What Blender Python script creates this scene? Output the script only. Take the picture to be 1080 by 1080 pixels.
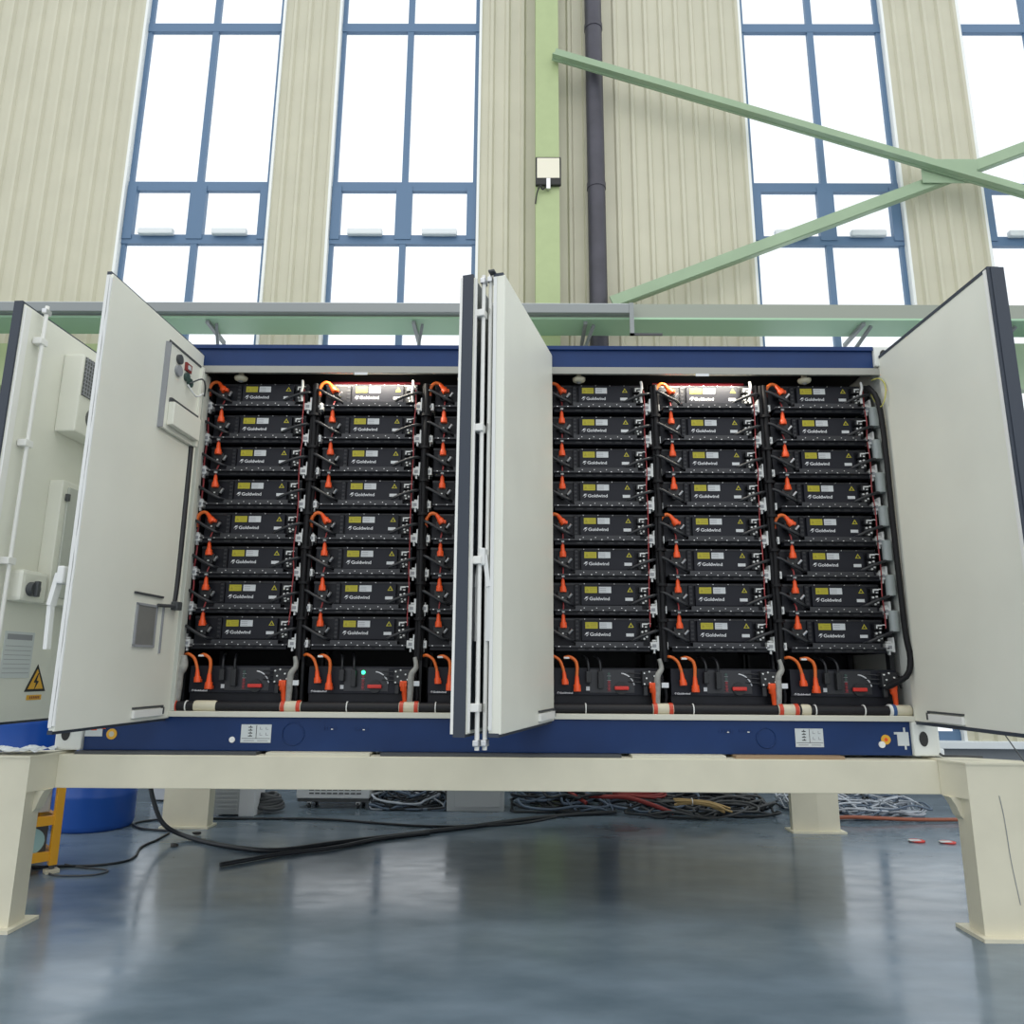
import bpy, bmesh, math, random
from mathutils import Vector, Matrix
for o in list(bpy.data.objects): bpy.data.objects.remove(o)
S = bpy.context.scene
COL = S.collection
random.seed(7)

# ------------------------------------------------------------------ camera
def setup_camera():
    pit, yaw, rol = 0.2103565, -0.00643653, 0.00649637
    cp, sp, cy, sy, cr, sr = math.cos(pit), math.sin(pit), math.cos(yaw), math.sin(yaw), math.cos(rol), math.sin(rol)
    f = Vector((sy*cp, cy*cp, sp)); r = Vector((cy, -sy, 0)); u = r.cross(f)
    r2 = cr*r + sr*u; u2 = -sr*r + cr*u
    cam = bpy.data.cameras.new('camera'); co = bpy.data.objects.new('camera', cam); COL.objects.link(co)
    cam.sensor_width = 36; cam.sensor_fit = 'HORIZONTAL'; cam.lens = 786.5636/1080*36
    cam.clip_start = .05; cam.clip_end = 200
    m = Matrix((r2, u2, -f)).transposed().to_4x4(); m.translation = (0.13415, -5.34646, 1.59728)
    co.matrix_world = m
    S.camera = co
setup_camera()

# ------------------------------------------------------------------ world, lights, exposure
W = bpy.data.worlds.new('world'); S.world = W; W.use_nodes = True
bg = W.node_tree.nodes['Background']; bg.inputs[0].default_value = (0.95, 0.985, 1.0, 1); bg.inputs[1].default_value = 1.18
def area(name, loc, rot, sx, sy, power, col):
    l = bpy.data.lights.new(name, 'AREA'); l.shape = 'RECTANGLE'; l.size = sx; l.size_y = sy; l.energy = power; l.color = col
    o = bpy.data.objects.new(name, l); COL.objects.link(o); o.location = loc; o.rotation_euler = rot; return o
area('hall_skylight', (0, -6, 14.5), (0, 0, 0), 16, 8, 350, (1.0, .95, .86))
S.view_settings.view_transform = 'Standard'; S.view_settings.look = 'None'
S.view_settings.gamma = 1; S.view_settings.use_curve_mapping = False
S.view_settings.exposure = 0.12

# ------------------------------------------------------------------ materials
MT = {}
def mat(name, c, rough=.5, metal=0, spec=.5, noise=0, nscale=6, emit=None, estr=1, bump=0, rvar=0):
    m = bpy.data.materials.new(name); m.use_nodes = True
    nt = m.node_tree; b = nt.nodes['Principled BSDF']
    b.inputs['Base Color'].default_value = (*c, 1); b.inputs['Roughness'].default_value = rough
    b.inputs['Metallic'].default_value = metal; b.inputs['Specular IOR Level'].default_value = spec
    if noise or bump or rvar:
        tc = nt.nodes.new('ShaderNodeTexCoord'); n = nt.nodes.new('ShaderNodeTexNoise')
        n.inputs['Scale'].default_value = nscale; n.inputs['Detail'].default_value = 5
        nt.links.new(tc.outputs['Object'], n.inputs['Vector'])
        if noise:
            r = nt.nodes.new('ShaderNodeValToRGB')
            r.color_ramp.elements[0].position = .3; r.color_ramp.elements[1].position = .7
            r.color_ramp.elements[0].color = (*[max(0, x*(1-noise)) for x in c], 1)
            r.color_ramp.elements[1].color = (*[min(1, x*(1+noise)) for x in c], 1)
            nt.links.new(n.outputs['Fac'], r.inputs['Fac']); nt.links.new(r.outputs['Color'], b.inputs['Base Color'])
        if rvar:
            mr = nt.nodes.new('ShaderNodeMapRange'); mr.inputs[1].default_value = .3; mr.inputs[2].default_value = .7
            mr.inputs[3].default_value = max(0, rough-rvar); mr.inputs[4].default_value = rough+rvar
            nt.links.new(n.outputs['Fac'], mr.inputs[0]); nt.links.new(mr.outputs[0], b.inputs['Roughness'])
        if bump:
            bp = nt.nodes.new('ShaderNodeBump'); bp.inputs['Strength'].default_value = bump; bp.inputs['Distance'].default_value = .01
            nt.links.new(n.outputs['Fac'], bp.inputs['Height']); nt.links.new(bp.outputs['Normal'], b.inputs['Normal'])
    if emit:
        b.inputs['Emission Color'].default_value = (*emit, 1); b.inputs['Emission Strength'].default_value = estr
    MT[name] = m; return m
mat('door_white', (.765, .77, .685), .38, noise=.03, nscale=2)
mat('door_edge', (.80, .80, .77), .4)
mat('dark_skin', (.025, .032, .042), .28)
mat('gasket', (.035, .045, .065), .6)
mat('cream_steel', (.70, .665, .525), .5, noise=.05, nscale=3)
mat('white_steel', (.72, .74, .70), .5, noise=.03)
mat('door_jamb', (.50, .52, .47), .5)
mat('sill_cream', (.66, .65, .56), .45)
mat('header_grey', (.33, .33, .30), .45)
mat('blue_paint', (.007, .032, .125), .42, spec=.3, noise=.12, nscale=3)
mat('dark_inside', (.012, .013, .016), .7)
mat('rack_black', (.014, .015, .018), .5)
mat('pack_body', (.010, .011, .017), .45, spec=.28, noise=.15, nscale=9)
mat('pack_panel', (.0125, .0135, .021), .5, spec=.28)
mat('flange_black', (.018, .019, .025), .4)
mat('screw', (.65, .65, .66), .35, .8)
mat('yellow_label', (.50, .44, .02), .5)
mat('yellow_dark', (.36, .31, .02), .5)
mat('white_label', (.66, .68, .70), .5)
mat('grey_print', (.30, .31, .33), .6)
mat('logo_white', (.72, .73, .76), .5)
mat('orange', (.80, .085, .012), .4)
mat('orange_cable', (.70, .14, .02), .45)
mat('hose_black', (.020, .021, .025), .36, spec=.4)
mat('bundle_black', (.007, .007, .009), .55, spec=.25)
mat('clip_white', (.74, .75, .74), .45)
mat('red_wire', (.34, .045, .05), .5)
mat('red_paint', (.09, .005, .010), .6, spec=.2)
mat('silver', (.62, .63, .65), .3, .9)
mat('led_green', (.0, .8, .25), .4, emit=(.05, 1, .4), estr=2.5)
mat('led_off_green', (.04, .08, .07), .4)
mat('led_red', (.22, .02, .03), .4)
mat('red_handle', (.62, .03, .02), .4)
mat('grey_wrap', (.30, .30, .28), .7, noise=.2, nscale=25, bump=.3)
mat('pipe_black', (.013, .013, .016), .5, spec=.3, bump=.2, nscale=40)
mat('coupling_cream', (.60, .56, .43), .5)
mat('band_red', (.55, .05, .02), .4)
mat('band_blue', (.03, .09, .25), .4)
mat('wall_cream', (.565, .545, .425), .55, noise=.04, nscale=1.5)
mat('wall_light', (.82, .84, .82), .5)
mat('dado_grey', (.16, .18, .20), .6)
mat('frame_blue', (.10, .18, .30), .45)
mat('frame_light', (.72, .76, .78), .4)
mat('green_column', (.40, .48, .245), .45, noise=.03)
mat('green_brace', (.31, .42, .275), .45, noise=.06, nscale=2)
mat('green_under', (.36, .56, .38), .5)
mat('girder_grey', (.29, .315, .265), .45)
mat('tray_grey', (.24, .26, .265), .4, .2)
mat('pipe_grey', (.052, .050, .068), .45, noise=.15, nscale=4)
mat('drum_blue', (.010, .075, .36), .32)
mat('trolley_yellow', (.75, .36, .01), .4)
mat('cart_white', (.66, .68, .70), .45)
mat('cabinet_grey', (.42, .44, .45), .5)
mat('dark_grey', (.06, .065, .07), .5)
mat('teal_glass', (.30, .48, .48), .3)
mat('cable_black', (.012, .016, .022), .45)
mat('cable_light', (.45, .49, .55), .5)
mat('cable_slate', (.10, .14, .20), .5)
mat('cable_red', (.24, .025, .022), .5)
mat('cable_tan', (.45, .31, .13), .6)
mat('cable_brown', (.28, .08, .04), .5)
mat('wire_yellow', (.50, .48, .12), .5)
mat('warn_amber', (.78, .42, .03), .5)
mat('print_black', (.02, .02, .02), .6)
mat('paper', (.62, .66, .66), .6)
mat('grille', (.13, .14, .13), .6)
mat('window_insert', (.20, .20, .19), .4, noise=.1)
mat('film', (.75, .80, .84), .15)
mat('lamp_face', (.8, .76, .62), .4)
mat('floor_bolt', (.85, .85, .82), .4)
mat('tube_lamp', (.9, .9, .8), .4, emit=(1, .90, .70), estr=4)
mat('duct_grey', (.36, .40, .40), .45)
mat('wood', (.35, .24, .14), .6)
def glass():
    m = bpy.data.materials.new('window_glass'); m.use_nodes = True; nt = m.node_tree; nt.nodes.clear()
    out = nt.nodes.new('ShaderNodeOutputMaterial'); mx = nt.nodes.new('ShaderNodeMixShader')
    t = nt.nodes.new('ShaderNodeBsdfTransparent'); g = nt.nodes.new('ShaderNodeBsdfGlossy'); fr = nt.nodes.new('ShaderNodeLayerWeight')
    t.inputs[0].default_value = (.98, .99, 1, 1); g.inputs['Roughness'].default_value = .05; fr.inputs['Blend'].default_value = .12
    nt.links.new(fr.outputs['Fresnel' if False else 'Facing'], mx.inputs[0]); nt.links.new(t.outputs[0], mx.inputs[1]); nt.links.new(g.outputs[0], mx.inputs[2])
    nt.links.new(mx.outputs[0], out.inputs[0]); MT['glass'] = m
glass()
def floor_mat():
    m = mat('floor_epoxy', (.085, .098, .105), .2, spec=.4)
    nt = m.node_tree; b = nt.nodes['Principled BSDF']
    tc = nt.nodes.new('ShaderNodeTexCoord'); mp = nt.nodes.new('ShaderNodeMapping'); mp.inputs['Scale'].default_value = (.8, 1.6, 1)
    n = nt.nodes.new('ShaderNodeTexNoise'); n.inputs['Scale'].default_value = 1.6; n.inputs['Detail'].default_value = 6
    nt.links.new(tc.outputs['Object'], mp.inputs[0]); nt.links.new(mp.outputs[0], n.inputs['Vector'])
    r = nt.nodes.new('ShaderNodeValToRGB'); r.color_ramp.elements[0].position = .3; r.color_ramp.elements[1].position = .72
    r.color_ramp.elements[0].color = (.10, .14, .175, 1); r.color_ramp.elements[1].color = (.18, .235, .29, 1)
    nt.links.new(n.outputs['Fac'], r.inputs[0]); nt.links.new(r.outputs[0], b.inputs['Base Color'])
    n2 = nt.nodes.new('ShaderNodeTexNoise'); n2.inputs['Scale'].default_value = 4; n2.inputs['Detail'].default_value = 8
    nt.links.new(mp.outputs[0], n2.inputs['Vector'])
    mr = nt.nodes.new('ShaderNodeMapRange'); mr.inputs[1].default_value = .3; mr.inputs[2].default_value = .7
    mr.inputs[3].default_value = .10; mr.inputs[4].default_value = .24
    nt.links.new(n2.outputs['Fac'], mr.inputs[0]); nt.links.new(mr.outputs[0], b.inputs['Roughness'])
floor_mat()

# ------------------------------------------------------------------ mesh builder
class MB:
    def __init__(s): s.v = []; s.f = []; s.m = []; s.sm = []; s.mats = []
    def mi(s, m):
        if m not in s.mats: s.mats.append(m)
        return s.mats.index(m)
    def add(s, vs, fs, m, smooth=False):
        k = len(s.v); s.v += [tuple(v) for v in vs]; i = s.mi(m)
        for f in fs: s.f.append([a+k for a in f]); s.m.append(i); s.sm.append(smooth)
        return s
    def box(s, a, b, m, bev=0):
        x0, x1 = sorted((a[0], b[0])); y0, y1 = sorted((a[1], b[1])); z0, z1 = sorted((a[2], b[2]))
        bev = min(bev, (x1-x0)*.45, (y1-y0)*.45, (z1-z0)*.45)
        if bev <= 0:
            vs = [(x0,y0,z0),(x1,y0,z0),(x1,y1,z0),(x0,y1,z0),(x0,y0,z1),(x1,y0,z1),(x1,y1,z1),(x0,y1,z1)]
            return s.add(vs, [(0,3,2,1),(4,5,6,7),(0,1,5,4),(1,2,6,5),(2,3,7,6),(3,0,4,7)], m)
        bm = bmesh.new(); bmesh.ops.create_cube(bm, size=1)
        for v in bm.verts: v.co = Vector(((x0+x1)/2+v.co.x*(x1-x0), (y0+y1)/2+v.co.y*(y1-y0), (z0+z1)/2+v.co.z*(z1-z0)))
        bmesh.ops.bevel(bm, geom=bm.edges[:], offset=bev, segments=2, profile=.6, affect='EDGES')
        bm.verts.index_update()
        s.add([v.co[:] for v in bm.verts], [[v.index for v in f.verts] for f in bm.faces], m); bm.free(); return s
    def prism(s, pts, axis, a, b, m):
        # pts: 2D outline; axis: extrude direction 0,1,2
        def mk(p, t):
            q = list(p); q.insert(axis, t); return q
        n = len(pts); vs = [mk(p, a) for p in pts]+[mk(p, b) for p in pts]
        fs = [list(range(n))[::-1], [n+i for i in range(n)]]+[(i, (i+1) % n, n+(i+1) % n, n+i) for i in range(n)]
        return s.add(vs, fs, m)
    def beam(s, p, q, w, h, m, up=(0,0,1)):
        p, q = Vector(p), Vector(q); d = (q-p).normalized(); u = Vector(up); r = d.cross(u).normalized(); u = r.cross(d)
        vs = [e+r*(i*w/2)+u*(j*h/2) for e in (p, q) for i, j in ((-1,-1),(1,-1),(1,1),(-1,1))]
        return s.add(vs, [(0,1,2,3),(7,6,5,4),(0,4,5,1),(1,5,6,2),(2,6,7,3),(3,7,4,0)], m)
    def tube(s, pts, r, m, seg=8, smooth=True, n=0, cap=True):
        P = [Vector(p) for p in pts]
        R = list(r) if isinstance(r, (list, tuple)) else [r]*len(P)
        if n and len(P) > 2:
            Q, RR = [], []
            for i in range(len(P)-1):
                p0, p1, p2, p3 = P[max(0,i-1)], P[i], P[i+1], P[min(len(P)-1,i+2)]
                for k in range(n):
                    t = k/n
                    Q.append(.5*((2*p1)+(p2-p0)*t+(2*p0-5*p1+4*p2-p3)*t*t+(3*p1-p0-3*p2+p3)*t**3)); RR.append(R[i]+(R[i+1]-R[i])*t)
            Q.append(P[-1]); RR.append(R[-1]); P, R = Q, RR
        rings = []; prev = None
        for i, p in enumerate(P):
            d = (P[min(i+1,len(P)-1)]-P[max(i-1,0)])
            if d.length < 1e-9: d = Vector((0,0,1))
            d.normalize()
            if prev is None:
                a = Vector((0,0,1)) if abs(d.z) < .9 else Vector((1,0,0)); x = d.cross(a).normalized()
            else: x = (prev-d*prev.dot(d)).normalized()
            prev = x; y = d.cross(x)
            rings.append([p+(x*math.cos(2*math.pi*k/seg)+y*math.sin(2*math.pi*k/seg))*R[i] for k in range(seg)])
        vs = [v for ring in rings for v in ring]; fs = []
        for i in range(len(P)-1):
            for k in range(seg): fs.append((i*seg+k, i*seg+(k+1) % seg, (i+1)*seg+(k+1) % seg, (i+1)*seg+k))
        s.add(vs, fs, m, smooth)
        if cap:
            s.add(rings[0], [list(range(seg))[::-1]], m); s.add(rings[-1], [list(range(seg))], m)
        return s
    def cyl(s, p, q, r, m, seg=16, r2=None): return s.tube([p, q], [r, r if r2 is None else r2], m, seg)
    def lathe(s, prof, c, m, seg=32):
        vs = [(c[0]+r*math.cos(2*math.pi*k/seg), c[1]+r*math.sin(2*math.pi*k/seg), c[2]+z) for r, z in prof for k in range(seg)]
        fs = [(i*seg+k, i*seg+(k+1) % seg, (i+1)*seg+(k+1) % seg, (i+1)*seg+k) for i in range(len(prof)-1) for k in range(seg)]
        return s.add(vs, fs, m, True)
    def mesh(s, name):
        me = bpy.data.meshes.new(name); me.from_pydata(s.v, [], s.f)
        for m in s.mats: me.materials.append(MT[m])
        me.polygons.foreach_set('material_index', s.m); me.polygons.foreach_set('use_smooth', s.sm)
        me.update(); return me
    def obj(s, name, parent=None, loc=(0,0,0), rz=0):
        o = bpy.data.objects.new(name, s.mesh(name)); COL.objects.link(o)
        if parent: o.parent = parent
        o.location = loc; o.rotation_euler = (0, 0, rz); return o
def tag(o, label, cat, group=None, kind=None):
    o['label'] = label; o['category'] = cat
    if group: o['group'] = group
    if kind: o['kind'] = kind
    return o
def struct(o): o['kind'] = 'structure'; return o
def thing(name, label, cat, loc=(0,0,0), group=None, rz=0):
    o = bpy.data.objects.new(name, None); COL.objects.link(o); o.location = loc; o.rotation_euler = (0,0,rz); o.empty_display_size = .1
    return tag(o, label, cat, group)
def dup(root, loc, label):
    r = root.copy(); COL.objects.link(r); r.location = loc; r['label'] = label
    for ch in list(root.children):
        c = ch.copy(); COL.objects.link(c); c.parent = r
        for g in list(ch.children):
            d = g.copy(); COL.objects.link(d); d.parent = c
    return r
def text_mesh(txt, size, mname, bold=0, shear=0, rotz=0):
    cu = bpy.data.curves.new('t', 'FONT'); cu.body = txt; cu.size = size; cu.offset = bold; cu.shear = shear
    cu.align_x = 'LEFT'; cu.align_y = 'CENTER'; cu.extrude = .0006
    o = bpy.data.objects.new('t', cu); COL.objects.link(o); bpy.context.view_layer.update()
    dg = bpy.context.evaluated_depsgraph_get(); me = bpy.data.meshes.new_from_object(o.evaluated_get(dg))
    bpy.data.objects.remove(o); vs = [tuple(v.co) for v in me.vertices]; fs = [list(p.vertices) for p in me.polygons]
    bpy.data.meshes.remove(me); return vs, fs
def add_text(mb, txt, x, z, y, size, width, m, bold=0):
    # text facing -Y with its left end at x, centred at z, stretched to the given width
    vs, fs = text_mesh(txt, size, m, bold)
    mx = max(v[0] for v in vs); k = width/mx
    mb.add([(x+v[0]*k, y-v[2], z+v[1]) for v in vs], fs, m)

# ================================================================== SETTING
MB().box((-18,-14,-.2), (18,5.9,0), 'floor_epoxy').obj('floor')['kind'] = 'structure'
WY = 5.4
WINS = [(-11.7,-9.3),(-6.26,-3.90),(-2.914,-.53),(3.898,6.318),(7.62,10.0),(11.2,13.6)]
WZ0, WZ1 = .70, 13.6
def wall():
    mb = MB()
    edges = [-16]+[e for w in WINS for e in w]+[16]
    for i in range(0, len(edges), 2):
        a, b = edges[i], edges[i+1]
        n = max(1, round((b-a)/.26)); p = (b-a)/n; prof = []
        for k in range(n):
            x = a+k*p
            prof += [(x, WY), (x+p*.60, WY), (x+p*.70, WY-.045), (x+p*.88, WY-.045)]
        prof += [(b, WY)]
        vs = [(x, y, z) for z in (WZ0, 15) for x, y in prof]; m = len(prof)
        mb.add(vs, [(j, j+1, m+j+1, m+j) for j in range(m-1)], 'wall_cream')
        mb.box((a, WY+.001, WZ0), (b, WY+.14, 15), 'wall_cream')
    for a, b in WINS: mb.box((a, WY, WZ1), (b, WY+.14, 15), 'wall_cream')
    mb.box((-16, WY-.02, 0), (16, WY+.16, .60), 'dado_grey')
    struct(mb.obj('wall_back'))
    struct(MB().box((-16, WY-.10, .60), (16, WY+.18, .70), 'frame_light', .01).obj('trim_1'))
wall()
def window(i, a, b):
    y0, y1 = WY+.05, WY+.11; m = (a+b)/2; F = 'frame_blue'
    mb = MB()
    def bx(x0, x1, z0, z1, d=0): mb.box((x0, y0-d, z0), (x1, y1, z1), F)
    bx(a, a+.08, WZ0, WZ1); bx(b-.08, b, WZ0, WZ1); bx(m-.05, m+.05, WZ0, WZ1, .01)
    for z in (.74, 2.1, 3.9, 5.0, 8.36, 9.32, 12.4, 13.56): bx(a, b, z-.08, z+.08, .015)
    # opening vents: heavier sash frames between the two close bars
    for z0, z1 in ((8.36, 9.32), (3.9, 5.0)):
        bx(m-.13, m+.13, z0, z1, .03); bx(a+.02, a+.17, z0, z1, .03); bx(b-.17, b-.02, z0, z1, .03)
    w = struct(mb.obj('window_%d' % i))
    MB().box((a+.02, y0+.028, WZ0), (b-.02, y0+.034, WZ1), 'glass').obj('pane', w)
    r = MB(); r.box((a-.03, WY-.045, WZ0), (a+.012, y1, WZ1), 'wall_light'); r.box((b-.012, WY-.045, WZ0), (b+.03, y1, WZ1), 'wall_light')
    r.obj('reveal', w)
    for c in ((a+m)/2, (b+m)/2):
        MB().box((c-.28, y0-.12, 8.40), (c+.28, y0-.03, 8.50), 'frame_light', .02).obj('window_opener', w)
for i, (a, b) in enumerate(WINS): window(i+1, a, b)

# steel frame of the hall
def column():
    t = thing('steel_column', 'light green steel column against the wall, behind the floodlight', 'column', (.59, 5.0, 0)); t['kind'] = 'thing'
    MB().box((-.185, 0, 0), (.185, .022, 15), 'green_column').obj('flange', t)
    MB().box((-.185, .34, 0), (.185, .362, 15), 'green_column').obj('flange', t)
    MB().box((-.01, .022, 0), (.01, .34, 15), 'green_column').obj('web', t)
column()
def pipe():
    t = thing('drain_pipe', 'dark grey vertical drain pipe right of the green column', 'pipe', (1.375, 5.19, 0))
    MB().cyl((0,0,0), (0,0,15), .142, 'pipe_grey', 24).obj('pipe_run', t)
    for z in (3.2, 6.2, 9.1, 12.1):
        MB().cyl((0,0,z), (0,0,z+.09), .152, 'pipe_grey', 24).obj('pipe_collar', t)
pipe()
def brace(p, q, label, fl=1, h=.17):
    mb = MB(); mb.beam(p, q, .03, h, 'green_brace')
    P, Q = Vector(p), Vector(q); d = (Q-P).normalized(); n = Vector((0,1,0)).cross(d)
    mb.beam(P+Vector((0,fl*.06,0))+n*.085, Q+Vector((0,fl*.06,0))+n*.085, .11, .02, 'green_brace')
    tag(mb.obj('steel_brace'), label, 'brace', 'diagonal braces by the right windows')
brace((1.55,5.0,7.06), (11.5,5.0,11.12), 'pale green diagonal brace rising to the right across the windows')
brace((.70,4.92,11.37), (11.5,4.92,7.66), 'pale green diagonal brace falling to the right from the column', -1, .22)
tag(MB().box((6.42,4.945,9.06), (7.28,4.965,9.48), 'green_brace', .008).obj('gusset_plate'), 'pale green plate where the two diagonal braces cross', 'plate')
def girder():
    t = thing('steel_girder', 'long pale green girder running level across the wall above the container', 'girder', (0, 4.42, 6.48))
    MB().box((-14,0,0), (14,.53,.03), 'green_under').obj('bottom_flange', t)
    m = MB(); m.box((-14,.005,.03), (14,.03,.24), 'girder_grey'); m.box((-14,.25,.03), (14,.28,.3), 'girder_grey'); m.obj('web', t)
    for x in (-4.3,-1.35,1.1,5.05,7.1,-8):
        m = MB(); m.beam((x,.06,-.02), (x,.70,-.06), .05, .05, 'tray_grey'); m.beam((x+.12,.1,-.04), (x-.05,.70,-.4), .04, .04, 'tray_grey'); m.obj('support_arm', t)
girder()
def tray():
    t = thing('cable_tray', 'grey cable tray along the girder, ending beside the drain pipe', 'cable tray', (0, 4.30, 6.50))
    MB().box((-14,0,.02), (1.74,.11,.16), 'tray_grey', .01).obj('tray_run', t)
    m = MB(); m.box((1.70,-.01,-.32), (1.76,.02,.17), 'tray_grey'); m.box((1.70,-.01,-.32), (2.15,.02,-.29), 'dark_grey'); m.obj('end_bracket', t)
    MB().box((-14,.02,.155), (1.74,.10,.172), 'frame_light').obj('lid', t)
tray()
def lowgirder():
    tag(MB().box((-14, 5.16, 5.75), (-5.2, 5.33, 6.42), 'green_column').obj('level_girder'), 'yellow green wall beam behind the left doors, under the girder', 'beam')
    tag(MB().box((6.95, 5.16, 5.75), (14, 5.33, 6.48), 'green_brace').obj('level_girder'), 'pale green wall beam at far right behind the right door', 'beam')
lowgirder()
def flood():
    t = thing('floodlight', 'square floodlight with black rim on the green column', 'lamp', (.60, 4.93, 9.25))
    m = MB(); m.box((-.2,0,-.25), (.2,.06,.24), 'print_black', .015); m.obj('housing', t)
    MB().box((-.175,-.006,-.135), (.175,.004,.215), 'lamp_face', .002).obj('lamp_glass', t)
    m = MB(); m.box((-.03,-.02,-.33), (.03,.0,-.15), 'silver'); m.beam((-.0,-.01,-.3), (0,.07,-.3), .03, .03, 'silver'); m.obj('bracket', t)
    MB().tube([(-.02,.0,-.27), (-.09,.01,-.33), (-.12,-.01,-.28), (-.17,.02,-.36), (-.2,.05,-.55)], .012, 'print_black', 6, n=5).obj('cord', t)
flood()

# ================================================================== CONTAINER
CX0, CX1 = -3.029, 3.029; ZB, ZS0, ZS1, ZH, ZR, ZT = 1.05, 1.275, 1.312, 3.812, 3.866, 4.04
RAIL_L, RAIL_R = -2.845, 2.85
cont = thing('battery_container', 'long white and blue container with open doors standing on the cream steel stand', 'container', (0,0,ZB))
def cp(mb, name): return mb.obj(name, cont, (0,0,-ZB))
r = MB(); r.box((RAIL_L,0,ZB), (RAIL_R,.12,ZS0), 'blue_paint', .006)
bottom_rail = cp(r, 'bottom_rail')
r = MB(); r.box((RAIL_L,0,ZR), (RAIL_R,.10,ZT), 'blue_paint', .006); r.box((RAIL_L,-.02,ZT-.03), (RAIL_R,.02,ZT), 'blue_paint')
cp(r, 'top_rail')
cp(MB().box((RAIL_L,-.02,ZS0), (RAIL_R+.085,.16,ZS1), 'sill_cream', .004), 'sill')
m = MB(); m.box((RAIL_L,-.02,ZH), (RAIL_R+.06,-.006,ZR), 'header_grey', .003); m.box((RAIL_L,-.006,ZR-.008), (RAIL_R+.03,.12,ZR+.006), 'header_grey'); cp(m, 'header')
for x0, x1 in ((CX0,RAIL_L),(RAIL_R,CX1)):
    for z0, z1 in ((ZB,ZB+.225),(ZT-.16,ZT+.0)):
        m = MB(); m.box((x0,-.03,z0), (x1,.16,z1), 'white_steel', .012)
        xc = (x0+x1)/2-.02; zc = (z0+z1)/2
        m.prism([(xc+.03*math.cos(a*math.pi/8), zc+.05*math.sin(a*math.pi/8)) for a in range(16)], 1, -.034, -.031, 'print_black')
        cp(m, 'corner_casting')
cp(MB().box((CX0,0,ZB+.225), (-2.30,.16,ZT-.16), 'white_steel', .004), 'corner_post')
cp(MB().box((-2.302,-.004,ZS1), (-2.245,.09,ZH), 'door_jamb', .006), 'door_jamb')
cp(MB().box((2.905,0,ZB+.225), (CX1,.16,ZT-.16), 'white_steel', .004), 'corner_post')
cp(MB().box((.215,-.01,ZS1), (.345,.10,ZH), 'white_steel', .004), 'centre_post')
cp(MB().box((CX0,.16,ZB), (CX0+.05,2.44,ZT), 'white_steel'), 'side_wall')
cp(MB().box((CX1-.05,.16,ZB), (CX1,2.44,ZT), 'white_steel'), 'side_wall')
cp(MB().box((CX0,2.39,ZB), (CX1,2.44,ZT), 'white_steel'), 'back_wall')
cp(MB().box((CX0+.05,.10,ZT-.06), (CX1-.05,2.39,ZT), 'white_steel'), 'roof_panel')
cp(MB().box((CX0+.05,.12,ZB), (CX1-.05,2.39,ZB+.12), 'dark_grey'), 'floor_panel')
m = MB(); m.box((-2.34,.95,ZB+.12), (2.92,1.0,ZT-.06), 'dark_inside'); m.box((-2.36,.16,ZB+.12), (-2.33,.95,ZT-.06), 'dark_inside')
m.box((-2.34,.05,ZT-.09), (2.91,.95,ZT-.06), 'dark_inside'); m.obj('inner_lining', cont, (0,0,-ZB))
cp(MB().box((2.925,.16,ZB+.12), (2.95,.95,ZT-.06), 'white_steel'), 'inner_wall')
# marks on the blue bottom rail: children of the rail
def rp(mb, name): return mb.obj(name, bottom_rail)
def data_plate(x0, x1, z0, z1):
    m = MB(); m.box((x0,-.004,z0), (x1,.001,z1), 'paper'); w = x1-x0; h = z1-z0; y = -.0045
    m.box((x0+w*.50,y,z0+h*.24), (x0+w*.52,-.003,z1-h*.04), 'print_black'); m.box((x0+w*.03,y,z0+h*.22), (x1-w*.03,-.003,z0+h*.245), 'print_black')
    for k in range(4):
        z = z0+h*(.34+.16*k); m.box((x0+w*.24,y,z), (x0+w*.38,-.003,z+h*.05), 'print_black'); m.box((x0+w*.3,y,z), (x0+w*.33,-.003,z+h*.11), 'print_black')
    for a, b in ((.62,.40),(.62,.72),(.82,.40),(.82,.72)):
        m.box((x0+w*a,y,z0+h*b), (x0+w*(a+.09),-.003,z0+h*(b+.03)), 'grey_print'); m.box((x0+w*a,y,z0+h*b), (x0+w*(a+.02),-.003,z0+h*(b+.15)), 'grey_print')
    m.box((x0+w*.1,y,z0+h*.09), (x0+w*.45,-.003,z0+h*.13), 'grey_print'); m.box((x0+w*.56,y,z0+h*.09), (x0+w*.9,-.003,z0+h*.13), 'grey_print')
    rp(m, 'data_plate')
data_plate(-1.761,-1.553,1.105,1.226); data_plate(2.056,2.248,1.102,1.224)
def disc(m, x, z, r, y, mt, seg=20): m.prism([(x+r*math.cos(2*math.pi*k/seg), z+r*math.sin(2*math.pi*k/seg)) for k in range(seg)], 1, y, .001, mt)
def ring(x, z, r):
    m = MB(); m.tube([(x+r*math.cos(k*math.pi/12), -.002, z+r*math.sin(k*math.pi/12)) for k in range(25)], .004, 'blue_paint', 6); rp(m, 'embossed_ring')
ring(-1.40,1.165,.075); ring(1.857,1.160,.066)
m = MB(); disc(m,-1.819,1.124,.02,-.008,'floor_bolt'); rp(m,'cap')
m = MB(); disc(m,2.675,1.155,.032,-.006,'warn_amber'); disc(m,2.675,1.155,.012,-.008,'orange'); rp(m,'sticker')
m = MB(); disc(m,2.645,1.122,.022,-.009,'floor_bolt'); rp(m,'cap')
m = MB(); disc(m,-2.655,1.156,.036,-.006,'warn_amber'); disc(m,-2.655,1.156,.018,-.008,'coupling_cream'); rp(m,'sticker')
m = MB(); m.box((2.755,-.006,1.115), (2.832,.001,1.205), 'paper'); m.box((2.735,-.005,1.19), (2.80,.001,1.205), 'paper'); m.box((2.80,-.005,1.09), (2.812,.001,1.235), 'paper'); rp(m,'tape_patch')
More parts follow.
